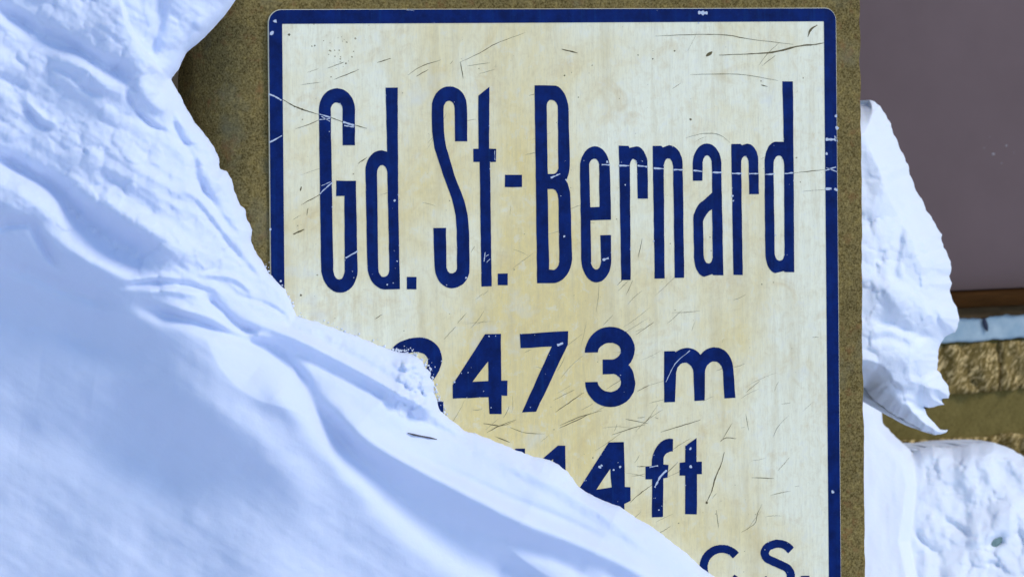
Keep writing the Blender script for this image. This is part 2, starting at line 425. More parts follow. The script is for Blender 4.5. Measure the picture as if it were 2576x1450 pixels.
glyph('digit', 'navy 2 of the height, mostly behind snow', 5, [(105, 330), (110, 203, 310, 203), (458, 203, 458, 350), (455, 440, 380, 505), (235, 628), (468, 628), (468, 700), (95, 720), (95, 630), (330, 455), (370, 400, 365, 350), (355, 300, 290, 300), (215, 300, 200, 330), (105, 330)])
glyph('digit', 'navy 4 of the height in metres', 5, [(745, 180), (850, 180), (852, 490), (895, 490), (893, 590), (855, 590), (855, 712), (775, 712), (770, 600), (530, 610), (530, 520), (545, 492), (745, 180)], [(765, 360), (768, 492), (660, 498), (765, 360)])
glyph('digit', 'navy 7 of the height in metres', 5, [(978, 180), (1300, 160), (1296, 250), (1085, 695), (992, 700), (1190, 262), (982, 275), (978, 180)])
glyph('digit', 'navy 3 of the height in metres', 5, [(1410, 305), (1415, 135, 1575, 132), (1740, 132, 1742, 280), (1740, 350, 1700, 385), (1742, 420, 1745, 510), (1745, 665, 1580, 665), (1415, 665, 1412, 500), (1495, 497), (1500, 565, 1580, 565), (1650, 560, 1652, 505), (1650, 445, 1590, 445), (1530, 447), (1530, 350), (1590, 350), (1648, 345, 1650, 290), (1648, 238, 1580, 238), (1500, 240, 1495, 303), (1410, 305)])
glyph('letter', 'navy small m for metres', 5, [(1938, 295), (2010, 292), (2015, 300), (2050, 270, 2100, 272), (2150, 275, 2180, 318), (2215, 265, 2280, 268), (2395, 270, 2400, 420), (2412, 605), (2340, 607), (2330, 430), (2325, 360, 2270, 362), (2215, 365, 2210, 430), (2208, 622), (2140, 625), (2135, 440), (2130, 370, 2075, 370), (2020, 375, 2018, 440), (2010, 632), (1938, 635), (1938, 295)])
glyph('digit', 'navy 1 with only its tip above the snow', 6, [(165, 300), (238, 232), (300, 230), (305, 700), (222, 700), (222, 330), (165, 370), (165, 300)])
glyph('digit', 'navy 1 half behind the snow', 6, [(405, 310), (520, 212), (568, 212), (572, 700), (490, 700), (488, 300), (405, 370), (405, 310)])
glyph('digit', 'navy 4 of the height in feet', 6, [(858, 190), (960, 188), (965, 485), (1003, 487), (1003, 580), (962, 600), (965, 700), (880, 700), (876, 596), (665, 590), (665, 495), (858, 190)], [(868, 365), (878, 490), (775, 505), (868, 365)])
glyph('letter', 'navy small f of ft', 6, [(1145, 335), (1148, 165, 1265, 165), (1288, 168), (1285, 250), (1225, 250, 1222, 300), (1222, 338), (1255, 340), (1250, 425), (1222, 428), (1220, 685), (1145, 688), (1148, 435), (1103, 435), (1105, 350), (1145, 348), (1145, 335)])
glyph('letter', 'navy small t of ft', 6, [(1368, 215), (1442, 160), (1442, 318), (1478, 318), (1478, 400), (1445, 402), (1445, 668), (1368, 668), (1368, 410), (1330, 410), (1330, 325), (1368, 322), (1368, 215)])
carc = [(1612+122*math.cos(math.radians(a)), 1022-124*math.sin(math.radians(a))) for a in range(40, 331, 10)]
glyph('letter', 'navy capital C rising from the snow', 6, stroke(6, carc, 54))
glyph('letter', 'navy capital S at the bottom', 6, stroke(6, [(2072, 908), (2035, 875), (1980, 864), (1922, 884), (1898, 922), (1915, 962), (1985, 996), (2048, 1028), (2072, 1078), (2050, 1128), (1985, 1150), (1920, 1135), (1885, 1095)], 54))
glyph('full_stop', 'navy full stop in the bottom corner', 6, rect(2140, 1078, 2195, 1130))

# scratches, chips: thin worn marks a fraction of a millimetre above or in the coating
def ribbon(V, F, pts, wd, y, taper=True, rough=.35):
    P = smooth_poly(pts, 6); n = len(P); b0 = len(V)
    for i, p in enumerate(P):
        a = P[max(i-1, 0)]; b = P[min(i+1, n-1)]; dx, dy = b[0]-a[0], b[1]-a[1]; l = math.hypot(dx, dy) or 1
        s = i/(n-1); k = wd/2*((.25+.75*math.sin(math.pi*min(max(s, .02), .98))) if taper else 1)*random.uniform(1-rough, 1+rough)
        jx = random.uniform(-.4, .4)
        for sg in (-1, 1):
            V.append(tuple(at1(p[0]-sg*dy/l*k+jx, p[1]+sg*dx/l*k+jx, y)))
    for i in range(n-1): F.append((b0+2*i, b0+2*i+1, b0+2*i+3, b0+2*i+2))
def blob(V, F, u, v, r, y, asp=1.0, ang=0):
    b0 = len(V); n = 8
    ring = []
    for k in range(n):
        a = 2*math.pi*k/n; q = r*random.uniform(.6, 1.2); x, z = q*math.cos(a)*asp, q*math.sin(a)
        ring.append(tuple(at1(u+x*math.cos(ang)-z*math.sin(ang), v+x*math.sin(ang)+z*math.cos(ang), y)))
    V.extend(ring)
    F.append((b0, b0+1, b0+2, b0+7)); F.append((b0+7, b0+2, b0+3, b0+6)); F.append((b0+6, b0+3, b0+4, b0+5))
D, Dv = [], []; Fa, Fv = [], []; Wt, Wv = [], []
yd, yf, yw = -.00025, -.00015, -.00085
def z1(*p, z=1): ox, oy, k = TF[z]; return [(ox+x*k, oy+y*k) for x, y in p]
def z2(*p): return [(1341.6+x*.33854, y*.33854) for x, y in p]
# dark ones
dk = [
 (z1((130, 865), (230, 925), (330, 965), (460, 1005)), 3.6), (z1((560, 1030), (670, 1070)), 2.5), (z1((770, 1095), (880, 1128)), 2.2), (z1((250, 1130), (400, 1080), (460, 1050)), 1.8),
 (z1((530, 600), (680, 545)), 1.8), (z1((590, 700), (700, 655), (810, 610)), 2.2), (z1((300, 745), (480, 720)), 1.2), (z1((970, 550), (1090, 512)), 2.4),
 (z1((1240, 660), (1350, 585), (1530, 525)), 1.8), (z1((1310, 670), (1420, 610)), 2.2), (z1((1690, 550), (1860, 470), (2010, 385), (2270, 285)), 1.8), (z1((1760, 580), (1960, 550)), 1.5), (z1((1700, 540), (1725, 690)), 2.6),
 (z1((305, 625), (480, 530), z=3), 2.2), (z1((800, 265), (880, 210), z=3), 2.4), (z1((232, 885), (330, 840), z=3), 5.5), (z1((295, 505), (305, 465), z=3), 4.5), (z1((352, 720), (362, 655), z=3), 2.5),
 (z2((905, 268), (1180, 258), (1430, 260), (1600, 290), (1930, 330)), 2.4), (z2((1380, 410), (1620, 400), (1800, 385), (1960, 345), (2100, 330), (2170, 318)), 4.6), (z2((1700, 490), (1800, 410)), 1.4),
 (z2((2110, 185), (2060, 225), (2040, 275)), 5.5), (z2((210, 365), (330, 395)), 4.2), (z2((1285, 418), (1330, 385)), 8), (z2((1165, 555), (1520, 552), (1820, 600)), 1.6), (z2((1690, 630), (1740, 645)), 3), (z2((1130, 1025), (1220, 1000), (1320, 990), (1400, 1010), (1460, 1060)), 1.5),
 (z1((1925, 295), (2060, 280), (2180, 268), z=4), 1.9), (z1((2000, 430), (2170, 418), z=4), 1.0), (z1((780, 920), (810, 780), z=4), 1.6), (z1((620, 1130), (690, 1060), z=4), 1.6), (z1((690, 1200), (740, 1090), z=4), 1.3),
 (z1((1215, 700), (1300, 640), (1400, 570), z=5), 2.4), (z1((1240, 790), (1380, 730), (1520, 690), z=5), 2.0), (z1((1200, 620), (1340, 550), z=5), 1.4), (z1((1750, 185), (1870, 100), z=5), 1.5), (z1((1760, 560), (1840, 520), z=5), 1.7),
 (z1((735, 775), (850, 790), (940, 760), z=5), 1.5), (z1((10, 80), (60, 50), z=5), 2), (z1((560, 110), (620, 40), z=5), 1.3), (z1((470, 215), (550, 130), z=5), 1.3),
 (z1((1960, 110), (2060, 20), z=5), 1.1), (z1((2480, 570), (2576, 490), z=5), 1.3),
 (z1((530, 95), (640, 45), (740, -5), z=6), 2.8), (z1((45, 125), (130, 80), (240, 40), z=6), 2.4), (z1((20, 65), (120, 75), z=6), 1.5), (z1((880, 140), (1000, 100), (1100, 70), z=6), 2.2), (z1((970, 35), (1120, 65), z=6), 1.8), (z1((1205, 122), (1340, 80), (1470, 40), z=6), 2.4),
 (z1((200, 90), (300, 125), (430, 135), z=6), 1.4), (z1((100, 150), (200, 190), z=6), 2), (z1((1100, 60), (1140, 10), z=6), 1.3),
 (z1((1510, 590), (1545, 510), (1570, 420), (1605, 340), (1628, 255), z=6), 3.6), (z1((1600, 185), (1640, 160), (1710, 165), z=6), 2.6), (z1((1620, 165), (1680, 60), z=6), 1.4), (z1((1045, 350), (1110, 352), z=6), 2.2), (z1((1000, 590), (1080, 520), (1150, 470), z=6), 2.2), (z1((1240, 400), (1320, 320), z=6), 1.6),
 (z1((1740, 790), (1830, 730), (1850, 660), (1880, 600), z=6), 1.5), (z1((1575, 640), (1590, 760), z=6), 1.3), (z1((1770, 0), (1790, 110), z=6), 1.3), (z1((1950, 160), (1990, 80), (2060, 10), z=6), 1.1), (z1((1810, 425), (1960, 430), z=6), 1.8)]
for p, wd in dk: ribbon(D, Dv, p, wd*.8, yd)
for u, v, r in ((727, 87, 3.6), (757, 742, 3.2), (792, 115, 2.2), (1642, 148, 1.8), (1697, 128, 2.2), (741, 268, 2.3), (760, 275, 3), (870, 160, 2), (1420, 190, 2), (1737, 300, 3.0)):
    blob(D, Dv, u, v, r, yd)
for u, v in z1((1510, 590), z=6): blob(D, Dv, u, v, 3.5, yd)
# faint grime strokes, mostly rising to the right
for k in range(120):
    u = random.uniform(730, 2060); v = random.uniform(70, 1440)
    if random.random() < .45: u = random.gauss(1650, 260); v = random.gauss(1010, 150)
    if not (725 < u < 2060 and 70 < v < 1440): continue
    a = random.gauss(-.55, .35); l = random.uniform(12, 120)*random.uniform(.4, 1); q = random.uniform(-.06, .06)
    if random.random() < .2: a = random.uniform(-1.5, .6)
    P = [(u+math.cos(a+q*j)*l*j/3, v+math.sin(a+q*j)*l*j/3) for j in range(4)]
    if max(p[0] for p in P) > 2068: continue
    ribbon(Fa, Fv, P, random.uniform(.7, 1.7), yf)
for k in range(80):
    blob(Fa, Fv, random.uniform(735, 2060), random.uniform(75, 1430), random.uniform(.8, 2.4), yf)
for k in range(26): blob(Fa, Fv, random.gauss(845, 28), random.gauss(130, 22), random.uniform(1, 2.6), yf)
# pale chips through the navy
wt = [
 (z1((18, 825), (70, 845), (130, 880)), 4.2), (z1((22, 1250), (135, 1190)), 4.6), (z1((460, 1000), (560, 1030)), 3.4), (z1((460, 1050), (556, 1040)), 2.4), (z1((480, 1020), (556, 1065)), 2.4), (z1((670, 1070), (770, 1100)), 4.6), (z1((680, 1100), (770, 1115)), 3),
 (z1((465, 530), (575, 430), z=3), 3.6), (z1((692, 1092), (800, 1030), z=3), 3.6), (z1((480, 460), (560, 425), z=3), 1.6),
 (z1((508, 232), (572, 235), z=4), 3.6), (z1((637, 240), (712, 240), z=4), 4.6), (z1((775, 240), (848, 248), z=4), 4.0), (z1((895, 258), (968, 262), z=4), 4.2), (z1((1042, 270), (1112, 270), z=4), 3.8), (z1((1188, 275), (1258, 282), z=4), 4.2), (z1((1330, 290), (1402, 290), z=4), 4.6), (z1((1476, 298), (1550, 297), z=4), 5), (z1((1604, 300), (1672, 298), z=4), 4.0), (z1((1722, 305), (1795, 300), z=4), 3.8), (z1((1866, 300), (1932, 292), z=4), 3.8),
 (z1((130, 330), (200, 300), z=4), 4.2), (z1((2170, 275), (2250, 250), z=4), 3.4), (z1((2178, 255), (2256, 285), z=4), 2.8), (z1((2170, 412), (2215, 410), z=4), 6.6), (z1((2238, 410), (2262, 425), z=4), 5), (z1((2172, 45), (2256, 45), z=4), 8.5), (z1((2240, 20), (2260, 60), z=4), 4),
 (z1((1228, 90), (1295, 95)), 1), (z1((1950, 500), (2010, 380), (2110, 290), z=5), 1.8), (z1((1225, 255), (1265, 240), z=5), 6), (z1((1165, 490), (1200, 420), (1245, 375), z=6), 4.2), (z1((1130, 355), (1185, 345), z=6), 4), (z1((515, 940), (560, 925), z=4), 6),
 (z1((1906, 1120), (1918, 1040), z=3), 2.2), (z1((1930, 1130), (1960, 1100), z=3), 2), (z1((1918, 1080), (1950, 1060), z=3), 1.6), (z1((2000, 150), (2003, 235), z=3), 1.6), (z2((1225, 95), (1295, 98)), 11)]
for p, wd in wt: ribbon(Wt, Wv, p, wd*.8, yw, taper=False, rough=.55)
for (u, v), r in list(zip(z1((75, 185), (45, 290)), (6, 7))) + list(zip(z1((1122, 590), (35, 840), (1058, 1325), (1110, 1310), (1750, 1265), (1145, 1120), z=3), (4.2, 4, 2.4, 2, 3.4, 2))) + \
        list(zip(z1((230, 765), (683, 382), (1480, 465), (1797, 755), (895, 800), (2180, 150), (2250, -130), (2255, -40), (550, 212), (1485, 500), (245, 345), z=4), (4, 2.4, 3.4, 2.4, 2.4, 4, 4.5, 6, 4, 3, 3))) + \
        list(zip(z1((770, 195), (540, 500), (785, 670), (455, 360), z=5), (2.6, 3.6, 2, 2.4))) + \
        list(zip(z1((800, 355), (810, 345), (890, 372), (932, 352), (1402, 232), (1405, 350), (2350, 520), (1192, 640), z=6), (5, 4, 3.2, 4, 4.4, 4.6, 5.4, 2.6))) + [((1757.5, 58), 3)]:
    blob(Wt, Wv, u, v, r*.85, yw)
# pin-prick wear on letters and border
def navy_hits(n):
    objs = [o for o in sign.children if o.name.split('.')[0] in ('letter', 'digit', 'border')]
    for k in range(n):
        o = random.choice(objs); me = o.data
        e = random.choice(me.edges); v = me.vertices[e.vertices[0]].co; w2 = me.vertices[e.vertices[1]].co
        p = v.lerp(w2, random.random())
        b0 = len(Wt); r = random.uniform(.0004, .0012)
        for q in range(4):
            a = q*math.pi/2+random.uniform(-.4, .4); Wt.append((p.x+r*math.cos(a)*random.uniform(.5, 1.3), yw, p.z+r*math.sin(a)))
        Wv.append((b0, b0+1, b0+2, b0+3))
navy_hits(170)
for nm, V, F, mt in (('scratch', D, Dv, DARK), ('grime_mark', Fa, Fv, FAINT), ('paint_chip', Wt, Wv, CHIP)):
    o = link(nm, mesh_np(nm, V, F, False), mt, sign); tag(o, kind='stuff')

# ------------------------------------------------------------------ snow relief builder
def relief(poly, cell, hfun, y0, back, mat, name, parent=None):
    P = np.array(poly); u0, v0 = P.min(0)-2*cell; u1, v1 = P.max(0)+2*cell
    us = np.arange(u0, u1, cell); vs = np.arange(v0, v1, cell)
    U, V = np.meshgrid(us, vs)
    d, _, _ = seg_dist(U, V, poly, True); ins = inside(U, V, poly); s = np.where(ins, d, -d)
    # snap a one-cell fringe of outside vertices onto the outline
    gy, gx = np.gradient(s, cell); gl = np.hypot(gx, gy)+1e-6
    fr = (s < 0) & (s > -1.6*cell)
    U = np.where(fr, U-s*gx/gl, U); V = np.where(fr, V-s*gy/gl, V)
    s = np.where(fr, 0.0, s)
    ok = s >= 0
    h = hfun(U, V, s)
    front = at(U, V, y0-h)
    # back: straight behind the front, in world space
    bk = front.copy(); bk[..., 1] = np.maximum(y0+back*np.sqrt(np.clip(s/60, 0, 1)), front[..., 1])
    R, N = U.shape; idx = -np.ones(R*N, int); okf = ok.ravel(); idx[okf] = np.arange(okf.sum()); n = okf.sum()
    J, I = np.meshgrid(np.arange(R-1), np.arange(N-1), indexing='ij'); a = (J*N+I).ravel()
    q = np.stack([a, a+N, a+N+1, a+1], 1); q = q[okf[q].all(1)]
    F = idx[q]; F2 = F[:, ::-1]+n
    V3 = np.concatenate([front.reshape(-1, 3)[okf], bk.reshape(-1, 3)[okf]])
    # weld the rims of front and back
    sides = np.concatenate([F[:, [0, 1]], F[:, [1, 2]], F[:, [2, 3]], F[:, [3, 0]]])
    key = np.sort(sides, 1); kk = key[:, 0].astype(np.int64)*10**7+key[:, 1]
    uq, inv, cnt = np.unique(kk, return_inverse=True, return_counts=True)
    bd = sides[cnt[inv] == 1]
    F3 = np.stack([bd[:, 1], bd[:, 0], bd[:, 0]+n, bd[:, 1]+n], 1)
    me = mesh_np(name, V3, np.concatenate([F, F2, F3]))
    return link(name, me, mat, parent)

def gau(U, V, pts, wd, amp, ends=True, w2=None):
    P = smooth_poly(pts, 4); d, _, t = seg_dist(U, V, P)
    ww = wd if w2 is None else wd+(w2-wd)*t
    e = np.clip(np.minimum(t, 1-t)*5+.15, 0, 1) if ends else 1
    return amp*e*np.exp(-(d/ww)**2)
def step(U, V, pts, wd, amp, reach=80):
    """one side (right of travel = +) stands higher, dying away with distance"""
    P = smooth_poly(pts, 4); d, sg, t = seg_dist(U, V, P)
    e = np.clip(np.minimum(t, 1-t)*4, 0, 1)
    return amp*e*np.where(sg < 0, 1.0, 0.0)*(1-np.exp(-(d/wd)**2*3))*np.exp(-(d/reach)**2) 
def bell(U, V, u, v, ru, rv, ang, amp):
    c, s = math.cos(ang), math.sin(ang); x = (U-u)*c+(V-v)*s; y = -(U-u)*s+(V-v)*c
    return amp*np.exp(-((x/ru)**2+(y/rv)**2))

def clumps(U, V, n, box, rr_, amp, seed, keep=None):
    """rounded lumps of broken snow, the highest one showing"""
    rg = np.random.default_rng(seed); out = np.zeros(U.shape)
    for _ in range(n):
        u = rg.uniform(box[0], box[1]); v = rg.uniform(box[2], box[3]); r = rg.uniform(*rr_)*rg.uniform(.6, 1); q = r*rg.uniform(.6, 1.3); a = rg.uniform(0, 3.14)
        k = rg.uniform(.5, 1); tilt = rg.uniform(-.5, .5, 2)
        if keep is not None and not keep(u, v): continue
        i0 = np.searchsorted(V[:, 0], v-2.2*max(r, q)); i1 = np.searchsorted(V[:, 0], v+2.2*max(r, q))
        j0 = np.searchsorted(U[0], u-2.2*max(r, q)); j1 = np.searchsorted(U[0], u+2.2*max(r, q))
        if i1 <= i0 or j1 <= j0: continue
        uu_, vv_ = U[i0:i1, j0:j1], V[i0:i1, j0:j1]
        c, s_ = math.cos(a), math.sin(a); x = ((uu_-u)*c+(vv_-v)*s_)/r; y = (-(uu_-u)*s_+(vv_-v)*c)/q
        x = x+.25*vnoise(uu_/12, vv_/12, seed); y = y+.25*vnoise(uu_/12, vv_/12, seed+1)
        g_ = np.clip(1-(x*x+y*y)**1.5, 0, 1)**.7*(1+tilt[0]*x+tilt[1]*y)*amp*k*(r/rr_[1])
        out[i0:i1, j0:j1] = np.maximum(out[i0:i1, j0:j1], g_)
    return out

# ---- the big drift
EDGE = [(700, -160), (640, -70), (600, -12), (585, 12), (560, 45), (530, 78), (500, 108), (470, 132), (461, 150), (448, 175), (431, 198),
        (440, 215), (455, 240), (470, 275), (490, 308), (515, 338), (538, 368), (550, 398), (554, 424), (570, 430), (583, 450), (592, 485), (604, 516), (618, 528), (622, 552), (634, 578), (632, 606), (640, 628),
        (662, 660), (680, 690), (705, 715), (718, 728), (735, 762), (745, 795), (775, 802), (810, 812), (850, 828), (890, 842), (930, 858), (965, 872), (985, 880),
        (1005, 884), (1030, 888), (1050, 896), (1062, 905), (1070, 925), (1084, 935), (1082, 950), (1092, 962), (1090, 985), (1100, 1003), (1106, 1028), (1122, 1045), (1145, 1062),
        (1170, 1080), (1230, 1102), (1290, 1126), (1340, 1146), (1372, 1152), (1405, 1166), (1428, 1186), (1455, 1222), (1480, 1240), (1520, 1258), (1560, 1272), (1600, 1302), (1640, 1322), (1690, 1362), (1730, 1392), (1768, 1428), (1800, 1450), (1860, 1500), (2000, 1620), (2150, 1760)]
def jag(P, amp, step_=9, seed=1):
    out = []
    for (a, b) in zip(P[:-1], P[1:]):
        L = math.dist(a, b); n = max(1, int(L/step_))
        for k in range(n):
            t = k/n; x = a[0]+(b[0]-a[0])*t; y = a[1]+(b[1]-a[1])*t
            r = fbm(np.array(x/14.), np.array(y/14.), 3, seed)*amp; nx, ny = -(b[1]-a[1])/L, (b[0]-a[0])/L
            out.append((x+nx*r, y+ny*r))
    out.append(P[-1]); return out
EJ = jag(EDGE[:11], 2, 9, 1)[:-1]+jag(EDGE[10:32], 3.2, 5, 2)[:-1]+jag(EDGE[31:58], 5, 5, 3)[:-1]+jag(EDGE[57:], 2.5, 6, 4)
drift_poly = EJ+[(2150, 2300), (-900, 2300), (-900, -160)]

def drift_h(U, V, s):
    # distance to the open edge only (not to the cut sides)
    d, _, t = seg_dist(U, V, EDGE)
    d = np.where(s <= 0, 0, d)
    lip = np.sqrt(np.clip(1-(1-np.clip(d/46, 0, 1))**2, 0, 1))
    lowm = sstep(V-.35*U, 520, 800)
    hu = PX*(.42*d - .22*np.clip(d-140, 0, None)*sstep(d, 140, 420)) + PX*.22*(U-450)*sstep(d, 60, 300)
    hl = PX*(.58*np.minimum(d, 230)+.04*np.clip(d-230, 0, None)) + PX*.30*(U-700)*sstep(d, 180, 520)*(1-sstep(U, 500, 900))
    hl = hl - PX*60*sstep(d, 180, 480)
    h = .030*lip + hu*(1-lowm) + hl*lowm
    m = np.clip((s if np.isscalar(s) else s)/30, 0, 1)*np.clip(d/25, 0, 1)
    lobe_side = 1.0
    f = 0
    up_ = 1-sstep(V, 560, 900)
    # upper part
    f = f + step(U, V, [(300, -20), (318, 30), (335, 80), (385, 150), (436, 206)][::-1], 8, .030, 130)
    f = f + gau(U, V, [(410, -40), (400, 60), (386, 110), (392, 160)], 15, -.013)
    f = f + gau(U, V, [(-40, 0), (57, 57), (129, 95), (200, 126), (258, 160), (315, 195), (330, 240)], 20, -.026)
    f = f + gau(U, V, [(318, 215), (324, 250), (344, 281), (384, 318), (424, 330)], 7, -.008)
    f = f + bell(U, V, 378, 238, 95, 46, 1.1, .022)
    f = f + gau(U, V, [(428, 250), (440, 320), (487, 401), (493, 439), (530, 505), (603, 607)], 12, -.012)
    f = f + gau(U, V, [(120, 132), (200, 172), (258, 215), (300, 232)], 17, .014)
    f = f + gau(U, V, [(120, 165), (175, 190), (215, 225), (260, 240)], 9, -.006)
    f = f + gau(U, V, [(-20, 190), (30, 205), (70, 225)], 14, -.010)
    f = f + gau(U, V, [(60, 262), (90, 310), (130, 330)], 9, -.008)
    f = f + gau(U, V, [(60, 240), (100, 290), (150, 320)], 10, .007)
    f = f + gau(U, V, [(-60, 370), (29, 413), (91, 450), (146, 486), (201, 549), (274, 607), (347, 651), (395, 690)], 17, -.042, True, 46)
    f = f + gau(U, V, [(200, 480), (300, 530), (420, 600), (520, 680)], 34, .022)
    f = f + bell(U, V, 370, 455, 110, 50, .5, .018)
    f = f + bell(U, V, 60, 500, 120, 60, .35, .036)
    f = f + gau(U, V, [(-20, 575), (70, 560), (100, 600), (130, 650), (150, 672)], 13, -.016)
    f = f + bell(U, V, 245, 665, 110, 26, .42, .017)
    f = f + gau(U, V, [(500, 520), (535, 560), (580, 620), (650, 700)], 9, -.008)
    f = f + gau(U, V, [(440, 470), (500, 500), (560, 570)], 12, .008)
    # middle streaks
    f = f + gau(U, V, [(300, 722), (380, 712), (470, 716), (540, 738)], 8, -.010)
    f = f + gau(U, V, [(320, 700), (400, 695), (470, 700)], 8, .006)
    f = f + gau(U, V, [(350, 735), (430, 732), (510, 745)], 8, .006)
    f = f + gau(U, V, [(500, 690), (570, 694), (610, 712), (640, 745)], 8, .009)
    f = f + gau(U, V, [(510, 738), (550, 775), (600, 820), (650, 842)], 14, -.022)
    f = f + gau(U, V, [(600, 742), (680, 770), (725, 800)], 6, -.006)
    f = f + gau(U, V, [(330, 762), (420, 790), (511, 812), (658, 866), (738, 925), (790, 1000)], 20, -.024)
    f = f + gau(U, V, [(400, 768), (500, 792), (610, 838), (700, 850)], 12, .016)
    f = f + gau(U, V, [(0, 660), (80, 690), (180, 730), (290, 765)], 20, -.012)
    f = f + gau(U, V, [(720, 935), (770, 1000), (827, 1072), (916, 1174), (1005, 1250), (1116, 1335), (1250, 1420), (1400, 1500)], 38, -.050, True, 66)
    f = f + gau(U, V, [(640, 812), (715, 838), (827, 890), (938, 950), (1049, 1014), (1138, 1062)], 13, .024)
    f = f + gau(U, V, [(720, 875), (830, 935), (930, 985), (1040, 1050), (1180, 1110)], 12, -.009)
    f = f + gau(U, V, [(780, 975), (860, 1050), (938, 1118), (1116, 1210), (1294, 1300), (1472, 1372), (1606, 1437), (1760, 1540)], 26, .030)
    f = f + gau(U, V, [(1000, 1130), (1160, 1200), (1300, 1262), (1430, 1315), (1560, 1380)], 14, -.010)
    f = f + gau(U, V, [(1240, 1150), (1400, 1225), (1530, 1300), (1650, 1400)], 16, .008)
    f = f + gau(U, V, [(1100, 1290), (1240, 1350), (1390, 1400), (1520, 1480)], 24, -.014)
    f = f + gau(U, V, [(640, 935), (760, 1040), (860, 1160), (960, 1270)], 40, .020)
    f = f + gau(U, V, [(100, 930), (400, 980), (650, 1120), (800, 1300)], 70, .020)
    f = f + gau(U, V, [(-50, 1080), (250, 1120), (500, 1260)], 60, -.016)
    # directional wind streaks and lumps
    ca, sa = math.cos(.58), math.sin(.58)
    xa = (U*ca+V*sa); ya = (-U*sa+V*ca)
    upm = 1-sstep(V-.45*U, 420, 700)
    f = f + fbm(xa/210, ya/40, 3, 21, .4)*(.0085*upm+.0018)
    f = f + fbm(xa/90, ya/60, 2, 31, .4)*(.0055*upm+.0004)
    edge_m = np.exp(-d/38)
    crumb = np.exp(-(((U-1060)/60)**2+((V-955)/75)**2))
    f = f + fbm(U/17, V/17, 3, 41)*(.004*edge_m*sstep(V, 380, 480)+.014*crumb)
    f = f + fbm(U/70, V/70, 2, 51)*.003*upm
    f = f + clumps(U, V, 260, (-60, 640, -60, 720), (14, 46), .008, 5, lambda u, v: v-.62*u < 470)
    f = f + clumps(U, V, 150, (400, 1150, 380, 1080), (6, 22), .007, 6, lambda u, v: -10 < (v-(250+.86*(u-430)))+ 0 < 60 if u < 700 else abs(v-(790+.68*(u-740))) < 26)
    f = f + clumps(U, V, 50, (1000, 1110, 885, 1040), (8, 24), .018, 7)
    f = f + fbm(U/24, V/24, 3, 81)*.0026*upm + fbm(U/130, V/130, 3, 83)*.006*(1-upm)
    return h + f*m
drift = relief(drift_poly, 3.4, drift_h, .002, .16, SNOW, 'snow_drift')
tag(drift, 'large blue shaded snow drift sweeping down across the lower left of the sign', 'snow drift')

# loose crumbs of snow stuck to the plate along the edge of the drift
def crumbs():
    import bmesh
    bm = bmesh.new()
    path_ = EDGE[28:52]
    for k in range(150):
        i = random.randrange(len(path_)-1); a, b_ = path_[i], path_[i+1]; t_ = random.random()
        if k % 2: a, b_ = random.choice([((1060, 905), (1084, 935)), ((1084, 950), (1100, 1003)), ((1100, 1003), (1122, 1045)), ((985, 880), (1030, 888))])
        off = abs(random.gauss(0, 7)); u = a[0]+(b_[0]-a[0])*t_+off*.7; v = a[1]+(b_[1]-a[1])*t_-off*.7
        p = at1(u, v, -.001); r = random.uniform(.0006, .0026)*math.exp(-off/22)
        m_ = bmesh.ops.create_icosphere(bm, subdivisions=1, radius=r)['verts']
        for vt in m_: vt.co = Vector(p)+vt.co*random.uniform(.75, 1.25)
    me = bpy.data.meshes.new('snow_crumbs'); bm.to_mesh(me); bm.free()
    return me
tag(link('snow_crumbs', crumbs(), SNOWR), kind='stuff')

# twig on the drift
def tube(pts, r, mat, name, parent=None):
    V, F = [], []
    for i, (p, q) in enumerate(pts):
        p = np.array(p)
        for k in range(6):
            a = k*math.pi/3; V.append(tuple(p+q*r*np.array((0, math.cos(a), math.sin(a)))))
    for i in range(len(pts)-1):
        for k in range(6): F.append((i*6+k, i*6+(k+1) % 6, (i+1)*6+(k+1) % 6, (i+1)*6+k))
    return link(name, mesh_np(name, V, F), mat, parent)
def on_drift(u, v, lift=0):
    U, V = np.array([[float(u)]]), np.array([[float(v)]]); d, _, _ = seg_dist(U, V, drift_poly, True)
    return at(U, V, .002-drift_h(U, V, d)-lift)[0, 0]
BARK = simple('dead_twig_bark', (.05, .045, .05), (.14, .12, .12), 200)
tw = tube([(on_drift(1026, 1088, .002), .5), (on_drift(1040, 1092, .004), 1), (on_drift(1060, 1096, .002), .8), (on_drift(1082, 1100, .003), .9), (on_drift(1099, 1104, 0), .4)], .0015, BARK, 'twig')
tag(tw, 'tiny dark twig lying on the snow drift below the figure 2', 'twig')

